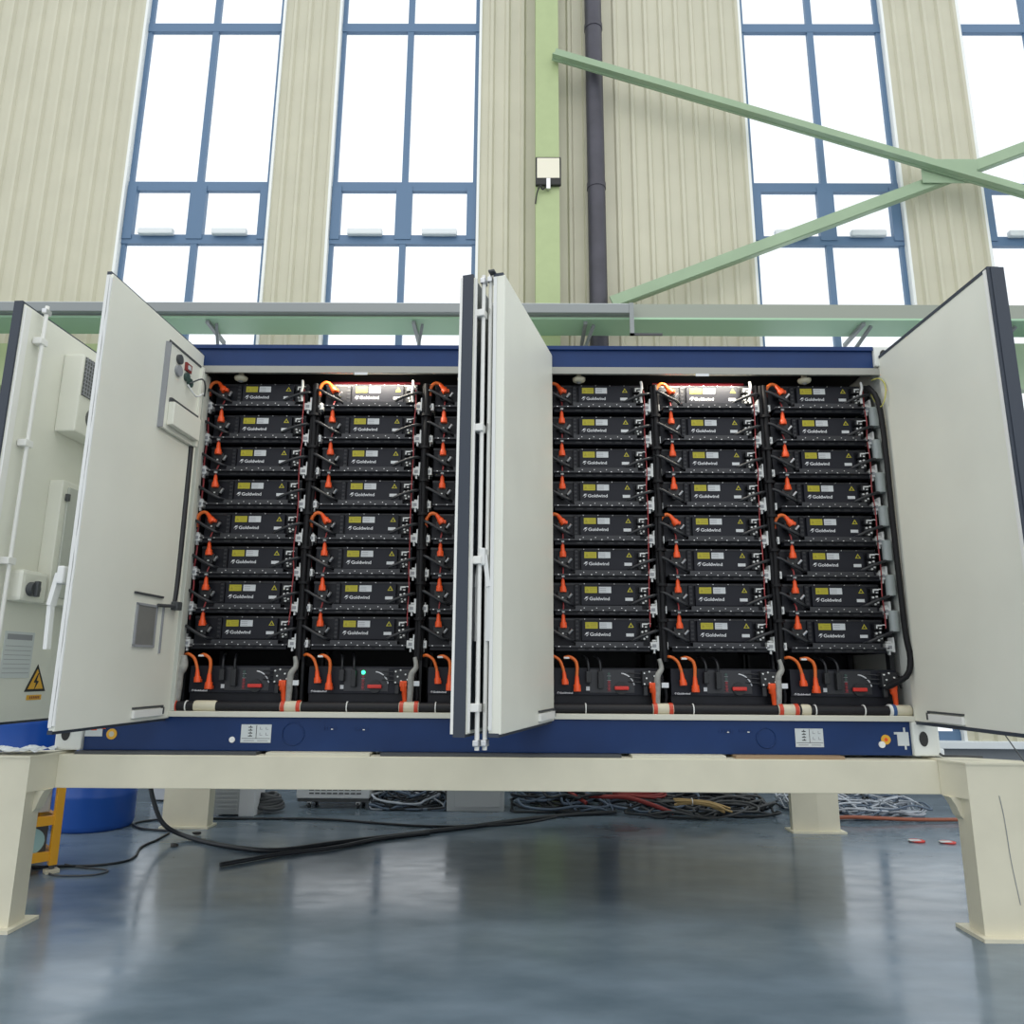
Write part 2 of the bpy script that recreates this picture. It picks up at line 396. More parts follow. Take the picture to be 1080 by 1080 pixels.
m = MB(); m.box((-2.84,-.006,1.14), (-2.72,.001,1.25), 'paper'); m.box((-2.80,-.007,1.18), (-2.76,-.005,1.22), 'orange'); m.box((-2.73,-.007,1.19), (-2.70,-.001,1.235), 'orange'); rp(m,'tape_patch')
for x, z in ((-1.15,1.205),(-.93,1.203),(1.58,1.204),(1.72,1.205)):
    m = MB()
    for k in range(5): m.box((x-.045+k*.02,-.005,z-.008+random.uniform(-.004,.004)), (x-.035+k*.02,.001,z+.008), 'blue_paint')
    m.box((x+.01,-.0055,z-.01), (x+.024,.001,z-.004), 'floor_bolt'); rp(m,'embossed_mark')

# ------------------------------------------------------------------ doors (parts of the container); local x hinge to free edge
def door(label, hinge, free, z0, z1, dark_free, thick=.07):
    h, f = Vector(hinge), Vector(free); w = (f-h).length; ang = math.atan2(f.y-h.y, f.x-h.x); H = z1-z0
    m = MB(); m.box((0,-thick/2,0), (w,thick/2,H), 'door_white', .005)
    d = m.obj('door', cont, (h.x,h.y,z0-ZB), ang); d['label'] = label
    g = MB(); t = thick/2
    g.box((.02,-t-.004,H-.006), (w,t-.012,H+.016), 'gasket'); g.box((.02,-t-.004,-.016), (w,t-.012,.006), 'gasket')
    if dark_free: g.box((w-.006,-t-.006,-.016), (w+.014,t-.008,H+.016), 'gasket')
    else: g.box((w-.004,-t,.02), (w+.008,-t+.02,H-.01), 'clip_white')
    g.obj('gasket', d)
    return d, w, H, thick/2
def lock_rod(d, u, y, z0, z1, side):
    m = MB(); m.cyl((u,y,z0), (u,y,z1), .013, 'door_edge', 12)
    for z in (z0+.02, z1-.06):
        m.box((u-.03,y-.016,z), (u+.03,y+.016,z+.035), 'silver', .006)
    m.obj('lock_rod', d)
    H = z1-z0
    for z in (z0+.2, z0+H*.36, z0+H*.64, z1-.28):
        b = MB(); b.box((u-.035,min(y,y-side*.045),z), (u+.035,max(y,y+side*.017),z+.045), 'door_edge', .006); b.obj('rod_guide', d)
def handle(d, u, y, z, side, L=.34):
    m = MB(); m.box((u-.04,y-.015,z), (u+.04,y+.025*1,z+.10), 'clip_white', .01)
    m.beam((u,y+side*.02,z+.06), (u+.005,y+side*.045,z-.12), .025, .05, 'clip_white', (1,0,0)); m.beam((u+.005,y+side*.045,z-.12), (u+.0,y+side*.04,z-L), .022, .036, 'clip_white', (1,0,0))
    m.obj('handle', d)
def stay(d, u0, u1, y, side, z):
    m = MB(); m.box((u0,y,z), (u1,y+side*.012,z+.012), 'dark_grey'); m.box((u0,y,z-.045), (u0+.012,y+side*.02,z), 'dark_grey'); m.box((u0+.02,y,z-.055), (u1,y+side*.02,z-.006), 'door_edge', .003)
    m.obj('door_stay', d)

# left bay, outer leaf
A, w, H, t = door('open white leaf left of the racks with a control box and louvre', (-2.29,0), (-2.352,-1.21), 1.265, 3.955, False, .036)
z0 = 1.265
m = MB(); m.box((.07,t,3.20-z0), (.55,t+.03,3.82-z0), 'door_white', .008); m.box((.07,t,3.20-z0), (.10,t+.05,3.82-z0), 'door_white'); m.box((.07,t+.028,3.812-z0), (.56,t+.036,3.826-z0), 'dark_grey')
m.box((.54,t+.0,3.20-z0), (.553,t+.036,3.82-z0), 'grey_print'); m.obj('control_box', A)
m = MB(); m.box((.10,t+.03,3.235-z0), (.49,t+.075,3.40-z0), 'door_white', .006); m.box((.10,t+.03,3.40-z0), (.49,t+.05,3.43-z0), 'dark_grey'); m.obj('document_pocket', A)
def knob(u, z, r, mt):
    m = MB(); m.cyl((u,t+.028,z-z0), (u,t+.05,z-z0), r, mt, 16); m.obj('button', A)
knob(.42,3.74,.035,'dark_grey'); knob(.42,3.655,.04,'grey_print'); knob(.30,3.655,.032,'led_off_green'); knob(.25,3.63,.032,'led_off_green')
m = MB(); m.box((.25,t+.028,3.70-z0), (.33,t+.045,3.76-z0), 'cable_red'); m.box((.272,t+.044,3.715-z0), (.308,t+.05,3.745-z0), 'paper'); m.obj('display', A)
m = MB(); m.tube([(.27,t+.05,3.62-z0), (.20,t+.10,3.68-z0), (.12,t+.09,3.66-z0), (.06,t+.06,3.60-z0)], .006, 'dark_grey', 6, n=4)
m.tube([(.30,t+.05,3.60-z0), (.22,t+.08,3.54-z0), (.12,t+.08,3.60-z0)], .006, 'clip_white', 6, n=4); m.obj('wiring', A)
m = MB(); m.box((.32,t-.002,1.745-z0), (.55,t+.008,2.005-z0), 'window_insert', .004)
for a, b, c, e in ((.31,.56,1.735,1.75),(.31,.56,2.0,2.015),(.31,.325,1.74,2.01),(.545,.56,1.74,2.01)): m.box((a,t,c-z0), (b,t+.012,e-z0), 'grey_print')
m.obj('louvre', A)
MB().box((.25,t,2.068-z0), (.60,t+.012,2.082-z0), 'dark_grey').obj('drip_strip', A)
m = MB(); m.box((.22,t,1.70-z0), (.235,t+.01,2.03-z0), 'grey_print'); m.cyl((.33,t+.02,2.015-z0), (.06,t+.03,2.03-z0), .012, 'dark_grey', 8); m.box((.06,t,2.0-z0), (.13,t+.05,2.06-z0), 'dark_grey', .008); m.obj('latch', A)
stay(A,.11,.48,t,1,1.345-z0)
handle(A,1.18,-t-.05,2.06-z0,-1,.36)
m = MB(); m.tube([(w+.004+.003*(k%2),t-.006,.03+k*(H-.06)/24) for k in range(25)], [.007+.003*(k%3==0) for k in range(25)], 'clip_white', 6); m.obj('edge_trim', A)
# left bay, inner leaf
B, w, H, t = door('dark faced open leaf seen edge-on between the bays', (.19,0), (-.160,-1.19), 1.265, 3.945, True)
g = MB(); g.box((.02,t,.02), (w-.018,t+.006,H-.02), 'dark_skin'); g.obj('outer_skin', B)
lock_rod(B,w-.05,t+.040,-.085,H+.03,1); handle(B,w-.075,t+.05,2.18-1.265,1,.42)
m = MB(); m.box((w-.016,t,.01), (w-.002,t+.012,H-.01), 'door_edge'); m.obj('edge_trim', B)
m = MB(); m.box((w-.012,-t-.02,.0), (w+.016,-t-.004,H), 'door_edge'); m.obj('edge_trim', B)
# right bay, inner leaf
Cd, w, H, t = door('open plain leaf right of centre, hinged beside the fourth rack', (.366,0), (.022,-1.19), 1.265, 3.965, False)
lock_rod(Cd,w-.03,-t-.03,-.085,H+.03,-1); handle(Cd,w-.05,-t-.05,2.18-1.265,-1,.42)
stay(Cd,.03,.44,t,1,1.34-1.265)
m = MB(); m.box((w-.02,-t-.03,H+.016), (w+.03,-t+.01,H+.03), 'dark_grey', .004); m.obj('cam_keeper', Cd)
# right bay, outer leaf
D, w, H, t = door('open plain leaf at the far right with a dark free edge', (2.918,0), (2.952,-1.30), 1.275, 3.945, True)
stay(D,.19,.58,-t,-1,1.345-1.275)
g = MB(); g.box((w-.004,-t+.012,-.01), (w+.02,t+.02,H+.01), 'gasket'); g.obj('edge_seal', D)
g = MB(); g.box((w-.02,-t-.012,.0), (w+.004,-t+.008,H), 'door_edge'); g.obj('edge_trim', D)
# left end compartment leaf
E, w, H, t = door('leaf at the far left with vent box, warning sign and grey switch', (-3.075,0), (-3.12,-.87), 1.265, 3.93, True, .06)
z0 = 1.265
lock_rod(E,.735,t+.05,-.02,H+.05,1)
m = MB(); m.box((w-.05,t,.0), (w,t+.014,H-.02), 'door_edge'); m.obj('edge_trim', E)
m = MB(); m.box((.03,t,3.20-z0), (.44,t+.15,3.77-z0), 'door_white', .012); m.obj('vent_box', E)
v = MB(); v.box((.15,t+.15,3.47-z0), (.425,t+.156,3.75-z0), 'grille')
for k in range(10): v.box((.15,t+.155,3.475-z0+k*.028), (.425,t+.161,3.482-z0+k*.028), 'grey_print')
for k in range(10): v.box((.155+k*.028,t+.155,3.47-z0), (.161+k*.028,t+.162,3.75-z0), 'grey_print')
v.obj('vent_grille', E)
v = MB(); v.cyl((.27,t+.148,3.335-z0), (.27,t+.157,3.335-z0), .075, 'grille', 20)
for k in range(4): v.cyl((.27,t+.156,3.335-z0), (.27,t+.158+.001*k,3.335-z0), .07-.017*k, 'grey_print' if k % 2 else 'grille', 20)
v.obj('fan_grille', E)
m = MB(); m.box((.0,t,2.015-z0), (.41,t+.10,2.86-z0), 'door_white', .008); m.obj('meter_cabinet', E)
m = MB(); m.box((.02,t+.10,2.06-z0), (.36,t+.115,2.82-z0), 'door_jamb', .006)
for z in (2.16,2.72): m.box((.35,t+.10,z-z0), (.375,t+.125,z+.05-z0), 'dark_grey', .004)
m.obj('cabinet_cover', E)
m = MB(); m.box((.44,t,2.01-z0), (.68,t+.11,2.21-z0), 'door_white', .025); m.cyl((.60,t+.11,2.09-z0), (.60,t+.15,2.09-z0), .045, 'dark_grey', 16); m.box((.585,t+.14,2.04-z0), (.615,t+.17,2.14-z0), 'dark_grey', .006); m.obj('isolator_switch', E)
m = MB(); m.box((.35,t,1.535-z0), (.62,t+.004,1.826-z0), 'paper')
m.box((.37,t+.003,1.775-z0), (.60,t+.005,1.81-z0), 'grey_print')
for k in range(7): m.box((.365,t+.003,1.565-z0+k*.028), (.605,t+.005,1.568-z0+k*.028), 'grey_print')
m.obj('name_plate', E)
m = MB()
def tri(m, cu, zc, r, y, mt):
    m.prism([(cu+r*math.cos(math.radians(90+120*k)), zc-z0+r*math.sin(math.radians(90+120*k))) for k in range(3)], 1, y-.002, y, mt)
tri(m,.275,1.505,.118,t+.003,'print_black'); tri(m,.275,1.505,.085,t+.005,'warn_amber')
bolt = [(.267,1.565),(.300,1.505),(.277,1.502),(.293,1.45),(.253,1.512),(.275,1.517),(.260,1.562)]
m.prism([(a,b-z0) for a, b in bolt], 1, t+.004, t+.0065, 'print_black'); m.obj('warning_sign', E)
m = MB(); m.box((.205,t,1.392-z0), (.345,t+.003,1.424-z0), 'warn_amber')
for k in range(6): m.box((.225+k*.017,t+.002,1.40-z0), (.235+k*.017,t+.004,1.416-z0), 'cable_brown')
m.obj('caution_strip', E)

# ================================================================== RACKS
YC = [-1.955+.867*i+(.025,.012,0,.035,.004,-.012)[i] for i in range(6)]          # sticker column of each rack
ZL = [3.669-.2576*k for k in range(8)]           # logo height of each row
RN = ['leftmost rack', 'second rack from left', 'third rack left of centre doors', 'fourth rack right of centre doors', 'fifth rack from left', 'rightmost rack']
RS = ['leftmost rack', 'second rack from left', 'third rack beside centre doors', 'fourth rack from left', 'fifth rack from left', 'rightmost rack']
ON = ['topmost', 'second', 'third', 'fourth', 'fifth', 'sixth', 'seventh', 'lowest']
def make_rack(i):
    t = thing('battery_rack', 'black %s holding eight packs above a switch box' % RN[i] if i not in (2,3) else 'black %s, partly hidden by an open door' % RN[i], 'rack', (YC[i],0,ZB+.12), 'battery racks in the container')
    Z = ZB+.12
    for x in (-.345,.49):
        m = MB(); m.box((x-.018,.17,0), (x+.018,.23,3.80-Z), 'rack_black'); m.box((x-.018,.86,0), (x+.018,.90,3.80-Z), 'rack_black'); m.obj('upright', t)
    for k, z in enumerate(ZL):
        for xr in (-.327,.44): MB().box((xr,.17,z-.125-Z), (xr+.032,.90,z-.105-Z), 'rack_black').obj('shelf_rail', t)
        for x, s in ((-.315,1),(.447,-1)):
            if (i == 2 and s < 0): continue
            m = MB(); zc = z-.082-Z
            m.box((x-.026,.10,zc-.028), (x+.026,.16,zc+.026), 'clip_white', .003)
            m.box((x-s*.034,.095,zc-.036), (x-s*.020,.165,zc+.068), 'clip_white'); m.box((x-s*.030,.12,zc+.03), (x+s*.008,.15,zc+.042), 'clip_white')
            m.box((x-.012,.096,zc-.012), (x+.014,.102,zc+.010), 'grey_print'); m.box((x-.004,.11,zc-.055), (x+.008,.135,zc-.02), 'clip_white')
            m.obj('clip', t)
for i in range(6): make_rack(i)

def logo(mb, x, z, y, width, h):
    m = 'logo_white'
    # leaf shaped mark: two slanted blades
    mb.prism([(x,z-h*.25),(x+h*.55,z+h*.55),(x+h*1.25,z+h*.62),(x+h*.75,z+h*.05),(x+h*.35,z+h*.0)], 1, y-.0006, y, m)
    mb.prism([(x+h*.42,z-h*.5),(x+h*.95,z-h*.05),(x+h*1.3,z+h*.5),(x+h*1.05,z-h*.15),(x+h*.72,z-h*.5)], 1, y-.0006, y, m)
    add_text(mb, 'Goldwind', x+h*1.5, z-h*.02, y, h*1.25, width-h*1.5, m, .0006)
def make_pack():
    t = thing('battery_pack', 'x', 'battery pack', (0,0,0), 'battery packs in the racks')
    m = MB(); m.box((-.285,.15,-.095), (.43,.85,.118), 'pack_body', .006)
    m.box((-.12,.135,-.05), (-.085,.155,.105), 'pack_body', .004)
    for z in (-.03,.0,.03,.06,.09): m.box((-.112,.132,z-.006), (-.093,.137,z+.006), 'flange_black')
    m.box((-.285,.145,.098), (.43,.16,.112), 'flange_black')
    m.obj('case', t)
    m = MB(); m.box((-.072,.12,-.053), (.328,.155,.100), 'pack_panel', .006); m.obj('front_panel', t)
    m = MB(); m.box((-.27,.05,-.098), (.42,.16,-.088), 'flange_black'); m.box((-.262,.085,-.124), (.412,.16,-.098), 'pack_body'); [m.box((-.10+q*.075,.082,-.117), (-.055+q*.075,.086,-.106), 'flange_black') for q in range(6)]; m.box((-.12,.055,-.088), (.36,.06,-.066), 'flange_black'); m.box((-.12,.055,-.066), (.36,.15,-.060), 'flange_black')
    for k in range(9):
        x = -.245+k*.08; m.box((x,.046,-.097), (x+.008,.051,-.091), 'screw')
    for k in range(5): m.box((-.06+k*.09,.051,-.080), (-.054+k*.09,.056,-.074), 'screw')
    for k in range(4): m.box((-.05+k*.11,.13,.104), (-.044+k*.11,.147,.109), 'screw')
    m.obj('flange', t)
    m = MB(); m.box((-.045,.1185,.038), (.045,.1205,.084), 'yellow_label')
    m.prism([(-.038,.048),(-.026,.072),(-.014,.048)], 1, .118, .119, 'yellow_dark')
    for k in range(3): m.box((-.008,.118,.047+k*.011), (.038,.119,.051+k*.011), 'yellow_dark')
    m.obj('warning_label', t)
    m = MB(); m.box((.058,.1185,.038), (.148,.1205,.084), 'white_label')
    for k in range(3): m.box((.064,.118,.046+k*.012), (.110,.119,.049+k*.012), 'grey_print')
    m.obj('rating_label', t)
    m = MB(); logo(m,-.052,-.004,.1195,.188,.026); m.obj('logo', t)
    m = MB()
    m.prism([(.265,.046),(.286,.082),(.307,.046)], 1, .1185, .1205, 'yellow_label'); m.prism([(.275,.051),(.286,.070),(.297,.051)], 1, .118, .1186, 'print_black'); m.obj('hazard_sign', t)
    m = MB(); m.box((.250,.1185,-.018), (.306,.1205,.004), 'white_label'); m.obj('serial_label', t)
    m = MB(); m.box((.350,.10,.040), (.405,.15,.082), 'rack_black', .004); m.box((.352,.115,-.045), (.41,.15,.028), 'rack_black', .004)
    m.box((.362,.096,.066), (.402,.101,.076), 'clip_white'); m.box((.362,.096,.048), (.370,.101,.076), 'clip_white'); m.box((.384,.096,.046), (.398,.101,.054), 'clip_white')
    for x, z in ((.365,.015),(.392,.022),(.372,-.012),(.398,-.020),(.378,-.034)): m.cyl((x,.116,z), (x,.104,z), .0075, 'clip_white', 8)
    m.obj('signal_connector', t)
    m = MB(); m.box((-.245,.095,.0), (-.165,.15,.05), 'rack_black', .005); m.cyl((-.2,.097,-.01), (-.2,.15,-.01), .022, 'rack_black', 12)
    m.cyl((-.165,.10,.0), (-.142,.085,.028), .010, 'screw', 8); m.box((-.215,.092,-.004), (-.203,.098,.006), 'clip_white'); m.obj('power_port', t)
    return t
p0 = make_pack()
for i in range(6):
    for k in range(8):
        lit = ' brightly lamp-lit' if k == 0 and i in (1,4) else ''
        lab = 'black%s battery pack, %s down, in the %s' % (lit, ON[k], RN[i])
        if k in (0,7): lab = 'black%s battery pack, %s in the %s' % (lit, ON[k], RN[i])
        if i == 0 and k == 0: p0.location = (YC[i],0,ZL[k]); p0['label'] = lab
        else: dup(p0, (YC[i],0,ZL[k]), lab)

# orange power plugs beside the packs
def plug_body(m, top, bot, w=.021):
    T, Bt = Vector(top), Vector(bot); d = Bt-T
    m.tube([T, T+d*.12, T+d*.55, T+d*.62, Bt], [w*.45, w*.62, w*.8, w*1.12, w*1.15], 'orange', 10)
    m.box((Bt.x-w*1.1,Bt.y-w*.6,Bt.z-.002), (Bt.x+w*1.1,Bt.y+w*1.2,Bt.z+.022), 'orange', .004)
def make_plug(elbow):
    t = thing('power_plug', 'x', 'plug', (0,0,0), 'orange plugs along the racks')
    m = MB()
    if not elbow:
        plug_body(m, (-.207,.085,.135), (-.205,.085,.040)); m.obj('plug_body', t)
        MB().tube([(-.207,.085,.13), (-.206,.085,.165), (-.203,.10,.20), (-.205,.13,.235)], .0055, 'red_wire', 7, n=3).obj('cable', t)
        MB().box((-.217,.070,.148), (-.195,.09,.168), 'clip_white', .002).obj('tag', t)
    else:
        plug_body(m, (-.245,.085,.10), (-.195,.082,.030), .023); m.obj('plug_body', t)
        MB().tube([(-.322,.11,.0), (-.318,.09,.05), (-.30,.085,.088), (-.27,.085,.105), (-.24,.085,.095)], .013, 'orange_cable', 8, n=4).obj('cable', t)
        MB().box((-.327,.095,.005), (-.306,.115,.02), 'red_wire', .002).obj('tag', t)
    return t
ps, pe = make_plug(False), make_plug(True); used = set()
for i in range(6):
    for k in range(8):
        el = k in (0,4); src = pe if el else ps
        lab = 'orange %s plug on the %s pack of the %s' % ('angled' if el else 'upright', ON[k], RN[i])
        if src not in used: used.add(src); src.location = (YC[i],0,ZL[k]); src['label'] = lab
        else: dup(src, (YC[i],0,ZL[k]), lab)
# coolant hoses
hl = MB().tube([(-.355,.15,.055), (-.335,.085,.045), (-.30,.06,.030), (-.23,.055,-.012), (-.165,.06,-.045), (-.135,.11,-.052)], .0115, 'hose_black', 8, n=4).obj('coolant_hose')
hr = MB().tube([(.270,.11,-.058), (.285,.06,-.048), (.34,.052,-.022), (.41,.055,.005), (.465,.08,.022), (.495,.16,.02)], .0115, 'hose_black', 8, n=4).obj('coolant_hose')
f1 = f2 = True
for i in range(6):
    for k in range(8):
        for s, src in (('left', hl), ('right', hr)):
            if i == 2 and s == 'right': continue
            lab = 'black coolant hose, %s end of the %s pack, %s' % (s, ON[k], RS[i])
            if (src is hl and f1) or (src is hr and f2):
                o = src
                if src is hl: f1 = False
                else: f2 = False
            else: o = src.copy(); COL.objects.link(o)
            o.location = (YC[i],0,ZL[k]); tag(o, lab, 'hose', 'coolant hoses on the packs')
# risers between the racks and red sensor cables
GN = ['at the left end of the racks', 'between the leftmost and second racks', 'between the second and third racks', None, 'between the fourth and fifth racks', 'between the fifth and rightmost racks', 'at the right end beside the right door']
for g in range(7):
    if g in (0,3): continue
    x = -2.325 if g == 0 else YC[g-1]+.512 if g < 6 else 2.846
    m = MB()
    offs = [(-.018,.0),(.016,.01),(.0,-.022)] if g != 6 else [(0,0)]
    for n, (dx, dy) in enumerate(offs):
        pts = [(x+dx+random.uniform(-.005,.005), .10+dy+random.uniform(-.005,.005), 3.76-k*.19) for k in range(12 if g != 6 else 11)]
        if g == 6 and n == 0: pts = [(x-.03,.05,3.74), (x-.01,-.04,3.60), (x,-.06,3.3), (x,-.06,2.7), (x+.005,-.06,2.1), (x+.01,-.06,1.85), (x+.025,-.06,1.70), (x-.01,-.05,1.58), (x-.11,.05,1.50)]
        m.tube(pts, .02 if g == 6 else .019, 'bundle_black', 8, n=3)
    if g != 6:
      for k in range(7): m.cyl((x,.088,3.52-k*.258), (x,.088,3.50-k*.258), .042, 'bundle_black', 10)
    tag(m.obj('hose_riser'), 'black vertical hose bundle %s' % GN[g], 'hoses', 'vertical hose bundles')
for i in range(6):
    if i == 2: continue
    m = MB(); x = YC[i]+.425
    m.tube([(x+random.uniform(-.007,.007), .085, 3.72-k*.129) for k in range(15)], .0045, 'red_wire', 6, n=3)
    for k in range(8): m.tube([(x,.085,ZL[k]+.07), (x-.012,.09,ZL[k]+.075), (x-.03,.10,ZL[k]+.07)], .004, 'clip_white', 5, n=2)
    tag(m.obj('sensor_cable'), 'thin red sensor cable down the right side of the %s' % RN[i], 'cable', 'red sensor cables')
    m = MB(); x = YC[i]-.318
    m.tube([(x+random.uniform(-.006,.006), .13, 3.50-k*.129) for k in range(13)], .007, 'red_wire', 6, n=2)
    tag(m.obj('power_cable'), 'dark red power cable down the left side of the %s' % RN[i], 'cable', 'dark red power cables')
    m = MB(); x = YC[i]+.405
    m.tube([(x,.07,3.785), (x+.004,.065,3.74), (x-.004,.075,3.69), (x+.002,.085,3.62)], .010, 'clip_white', 7, n=3)
    tag(m.obj('white_cable'), 'short white cable hanging from the header over the %s' % RN[i], 'cable', 'white cables under the header')

# switch boxes under the packs
def make_box():
    t = thing('switch_box', 'x', 'switch box', (0,0,0), 'switch boxes under the racks'); y = .12
    m = MB(); m.box((-.275,y+.02,1.37), (.485,.85,1.625), 'pack_body', .005); m.obj('case', t)
    m = MB(); m.box((-.275,y,1.434), (.485,y+.03,1.621), 'pack_panel', .004); m.obj('front_panel', t)
    m = MB(); m.box((-.02,y-.004,1.45), (.30,y+.002,1.612), 'flange_black', .002); m.obj('control_plate', t)
    return t
def fill_box(t, lit):
    y = .12
    for k, z in enumerate((1.583,1.553,1.527,1.500,1.478)):
        mt = ('led_green' if lit else 'led_off_green') if k == 0 else 'led_off_green' if k == 1 and not lit else 'led_red'
        m = MB(); m.cyl((.118,y-.002,z), (.118,y-.010,z), .014 if k == 0 and lit else .0095, mt, 12); m.obj('led', t)
        m = MB(); m.box((.104,y-.0055,z-.016), (.132,y-.004,z-.0125), 'led_red' if k > 1 else 'grey_print'); m.obj('led_caption', t)
    m = MB(); m.cyl((.205,y,1.485), (.205,y-.015,1.485), .045, 'rack_black', 20); m.box((.155,y-.035,1.472), (.255,y-.012,1.498), 'red_handle', .006); m.obj('rotary_handle', t)
    m = MB(); m.tube([(.196+.104*math.cos(a), y-.006, 1.484+.104*math.sin(a)) for a in [math.radians(d) for d in range(12,86,8)]], .005, 'logo_white', 6)
    m.obj('arrow_mark', t)
    m = MB(); logo(m,-.255,1.449,y-.001,.115,.013); m.obj('logo', t)
    m = MB(); m.box((-.045,y-.003,1.466), (-.015,y,1.494), 'white_label'); m.obj('sticker', t)
    m = MB(); m.box((.045,y-.003,1.468), (.07,y,1.476), 'white_label'); m.obj('sticker', t)
    for x, zt, zb in ((-.03,1.60,1.52),(.055,1.60,1.48)):
        m = MB(); m.box((x-.018,y-.05,zb), (x+.018,y,zt), 'rack_black', .006); m.tube([(x,y-.03,zt-.01), (x,y-.035,zt+.045), (x-.01,y,zt+.09), (x-.03,y+.08,zt+.11)], .009, 'hose_black', 7, n=3); m.obj('black_connector', t)
    m = MB(); m.box((.345,y-.07,1.50), (.46,y,1.605), 'rack_black', .01)
    for a, b in ((.36,1.59),(.395,1.60),(.375,1.555),(.43,1.57),(.445,1.535),(.40,1.525),(.36,1.515)): m.cyl((a,y-.068,b), (a,y-.078,b), .006, 'clip_white', 8)
    for k in range(3): m.tube([(.35,y-.03,1.585-k*.03), (.30,y-.02,1.588-k*.03), (.255,y-.004,1.59-k*.03)], .005, 'hose_black', 6, n=2)
    for k in range(4): m.tube([(.44,y-.03,1.58-k*.02), (.47,y-.05,1.59-k*.02), (.50,y-.02,1.56-k*.02)], .009, 'hose_black', 6, n=2)
    m.box((.355,y-.06,1.435), (.385,y-.03,1.50), 'rack_black', .005); m.obj('connector_cluster', t)
sb = []
for i in range(6):
    t = make_box(); t.location = (YC[i],0,0); fill_box(t, i == 1)
    t['label'] = 'black switch box%s at the foot of the %s' % (' with glowing green light' if i == 1 else '', RN[i])
def make_cord(kind):
    t = thing('power_plug', 'x', 'plug', (0,0,0), 'orange plugs on the switch boxes'); m = MB()
    if kind == 0:
        plug_body(m, (-.206,.075,1.60), (-.197,.075,1.508), .021)
        c = MB().tube([(-.315,.11,1.70), (-.28,.08,1.705), (-.235,.075,1.675), (-.212,.075,1.62), (-.206,.075,1.59)], .011, 'orange_cable', 8, n=4)
    elif kind == 1:
        plug_body(m, (-.115,.07,1.575), (-.113,.07,1.462), .023)
        c = MB().tube([(-.20,.10,1.695), (-.165,.075,1.700), (-.125,.07,1.675), (-.112,.07,1.63), (-.115,.07,1.565)], .012, 'orange_cable', 8, n=4)
    else:
        m.tube([(.415,.05,1.515), (.42,.05,1.46), (.425,.05,1.455), (.43,.055,1.37)], [.022,.024,.019,.014], 'orange', 10); m.box((.392,.035,1.485), (.442,.07,1.525), 'orange', .005)
        c = MB().tube([(.43,.055,1.375), (.432,.07,1.35), (.435,.10,1.34)], .010, 'orange_cable', 8, n=3)
    m.obj('plug_body', t); c.obj('cable', t)
    if kind == 1: MB().box((-.205,.065,1.686), (-.165,.085,1.70), 'clip_white', .003).obj('tag', t)
    return t
KN = ['short orange plug at the left', 'long looped orange plug', 'orange plug hanging at the right']
for kind in range(3):
    src = make_cord(kind); first = True
    for i in range(6):
        if i == 2 and kind == 2: continue
        lab = '%s on the switch box, %s' % (KN[kind], RS[i])
        if first: src.location = (YC[i],0,0); src['label'] = lab; first = False
        else: dup(src, (YC[i],0,0), lab)
# grey wrapped hoses and white tags beside the switch boxes
for i in range(6):
    x = YC[i]-.375
    if i == 3: continue
    if i == 0: x = YC[0]-.32
    m = MB(); w = .034 if i == 0 else .02
    m.tube([(x+.01,.06,1.69), (x+.022,.055,1.62), (x-.008,.05,1.57), (x-.012,.05,1.48), (x-.015,.055,1.38)], [w*.7,w*.9,w*1.1,w*1.15,w], 'grey_wrap', 10, n=4)
    tag(m.obj('wrapped_hose'), 'grey wrapped hose left of the switch box in the %s' % RN[i], 'hose', 'grey wrapped hoses')
for i in (0,1,3,4):
    x = YC[i]+.505
    m = MB(); m.box((x-.025,.045,1.49), (x+.025,.06,1.525), 'white_label', .002); m.tube([(x,.06,1.50), (x+.01,.07,1.43), (x+.0,.08,1.37)], .012, 'bundle_black', 7, n=3)
    tag(m.obj('tagged_cable'), 'white tag on a cable right of the switch box, %s' % RN[i], 'tag', 'white cable tags')
# coolant main along the sill
def main_pipe():
    t = thing('coolant_main', 'black pipe along the sill with cream couplings', 'pipe', (0,.05,1.344))
    xs = -2.33; R = .036
    MB().cyl((-2.33,0,0), (2.89,0,0), R-.002, 'pipe_black', 16).obj('hose', t)
    def coup(a, b): MB().tube([(a,0,0),(a+.01,0,0),(b-.01,0,0),(b,0,0)], [R,R+.004,R+.004,R], 'coupling_cream', 16).obj('coupling', t)
    def band(a, b, mt='band_red'): MB().cyl((a,0,0), (b,0,0), R+.008, mt, 16).obj('band', t)
    coup(-2.33,-2.28); band(-2.27,-2.24); coup(-2.12,-1.965)
    for a, b in ((-1.514,-1.368),(-.682,-.543),(1.09,1.236),(1.964,2.11)):
        coup(a,b); band(a+.005,a+.032); band(b-.032,b-.005)
    coup(2.125,2.19); coup(2.77,2.89); band(2.735,2.755,'clip_white'); band(2.755,2.78,'band_blue')
    for x in (-2.18,-1.05,-.43,.62,1.37,2.22,2.56): MB().cyl((x,0,0), (x+.007,0,0), R+.004, 'clip_white', 16).obj('cable_tie', t)
main_pipe()
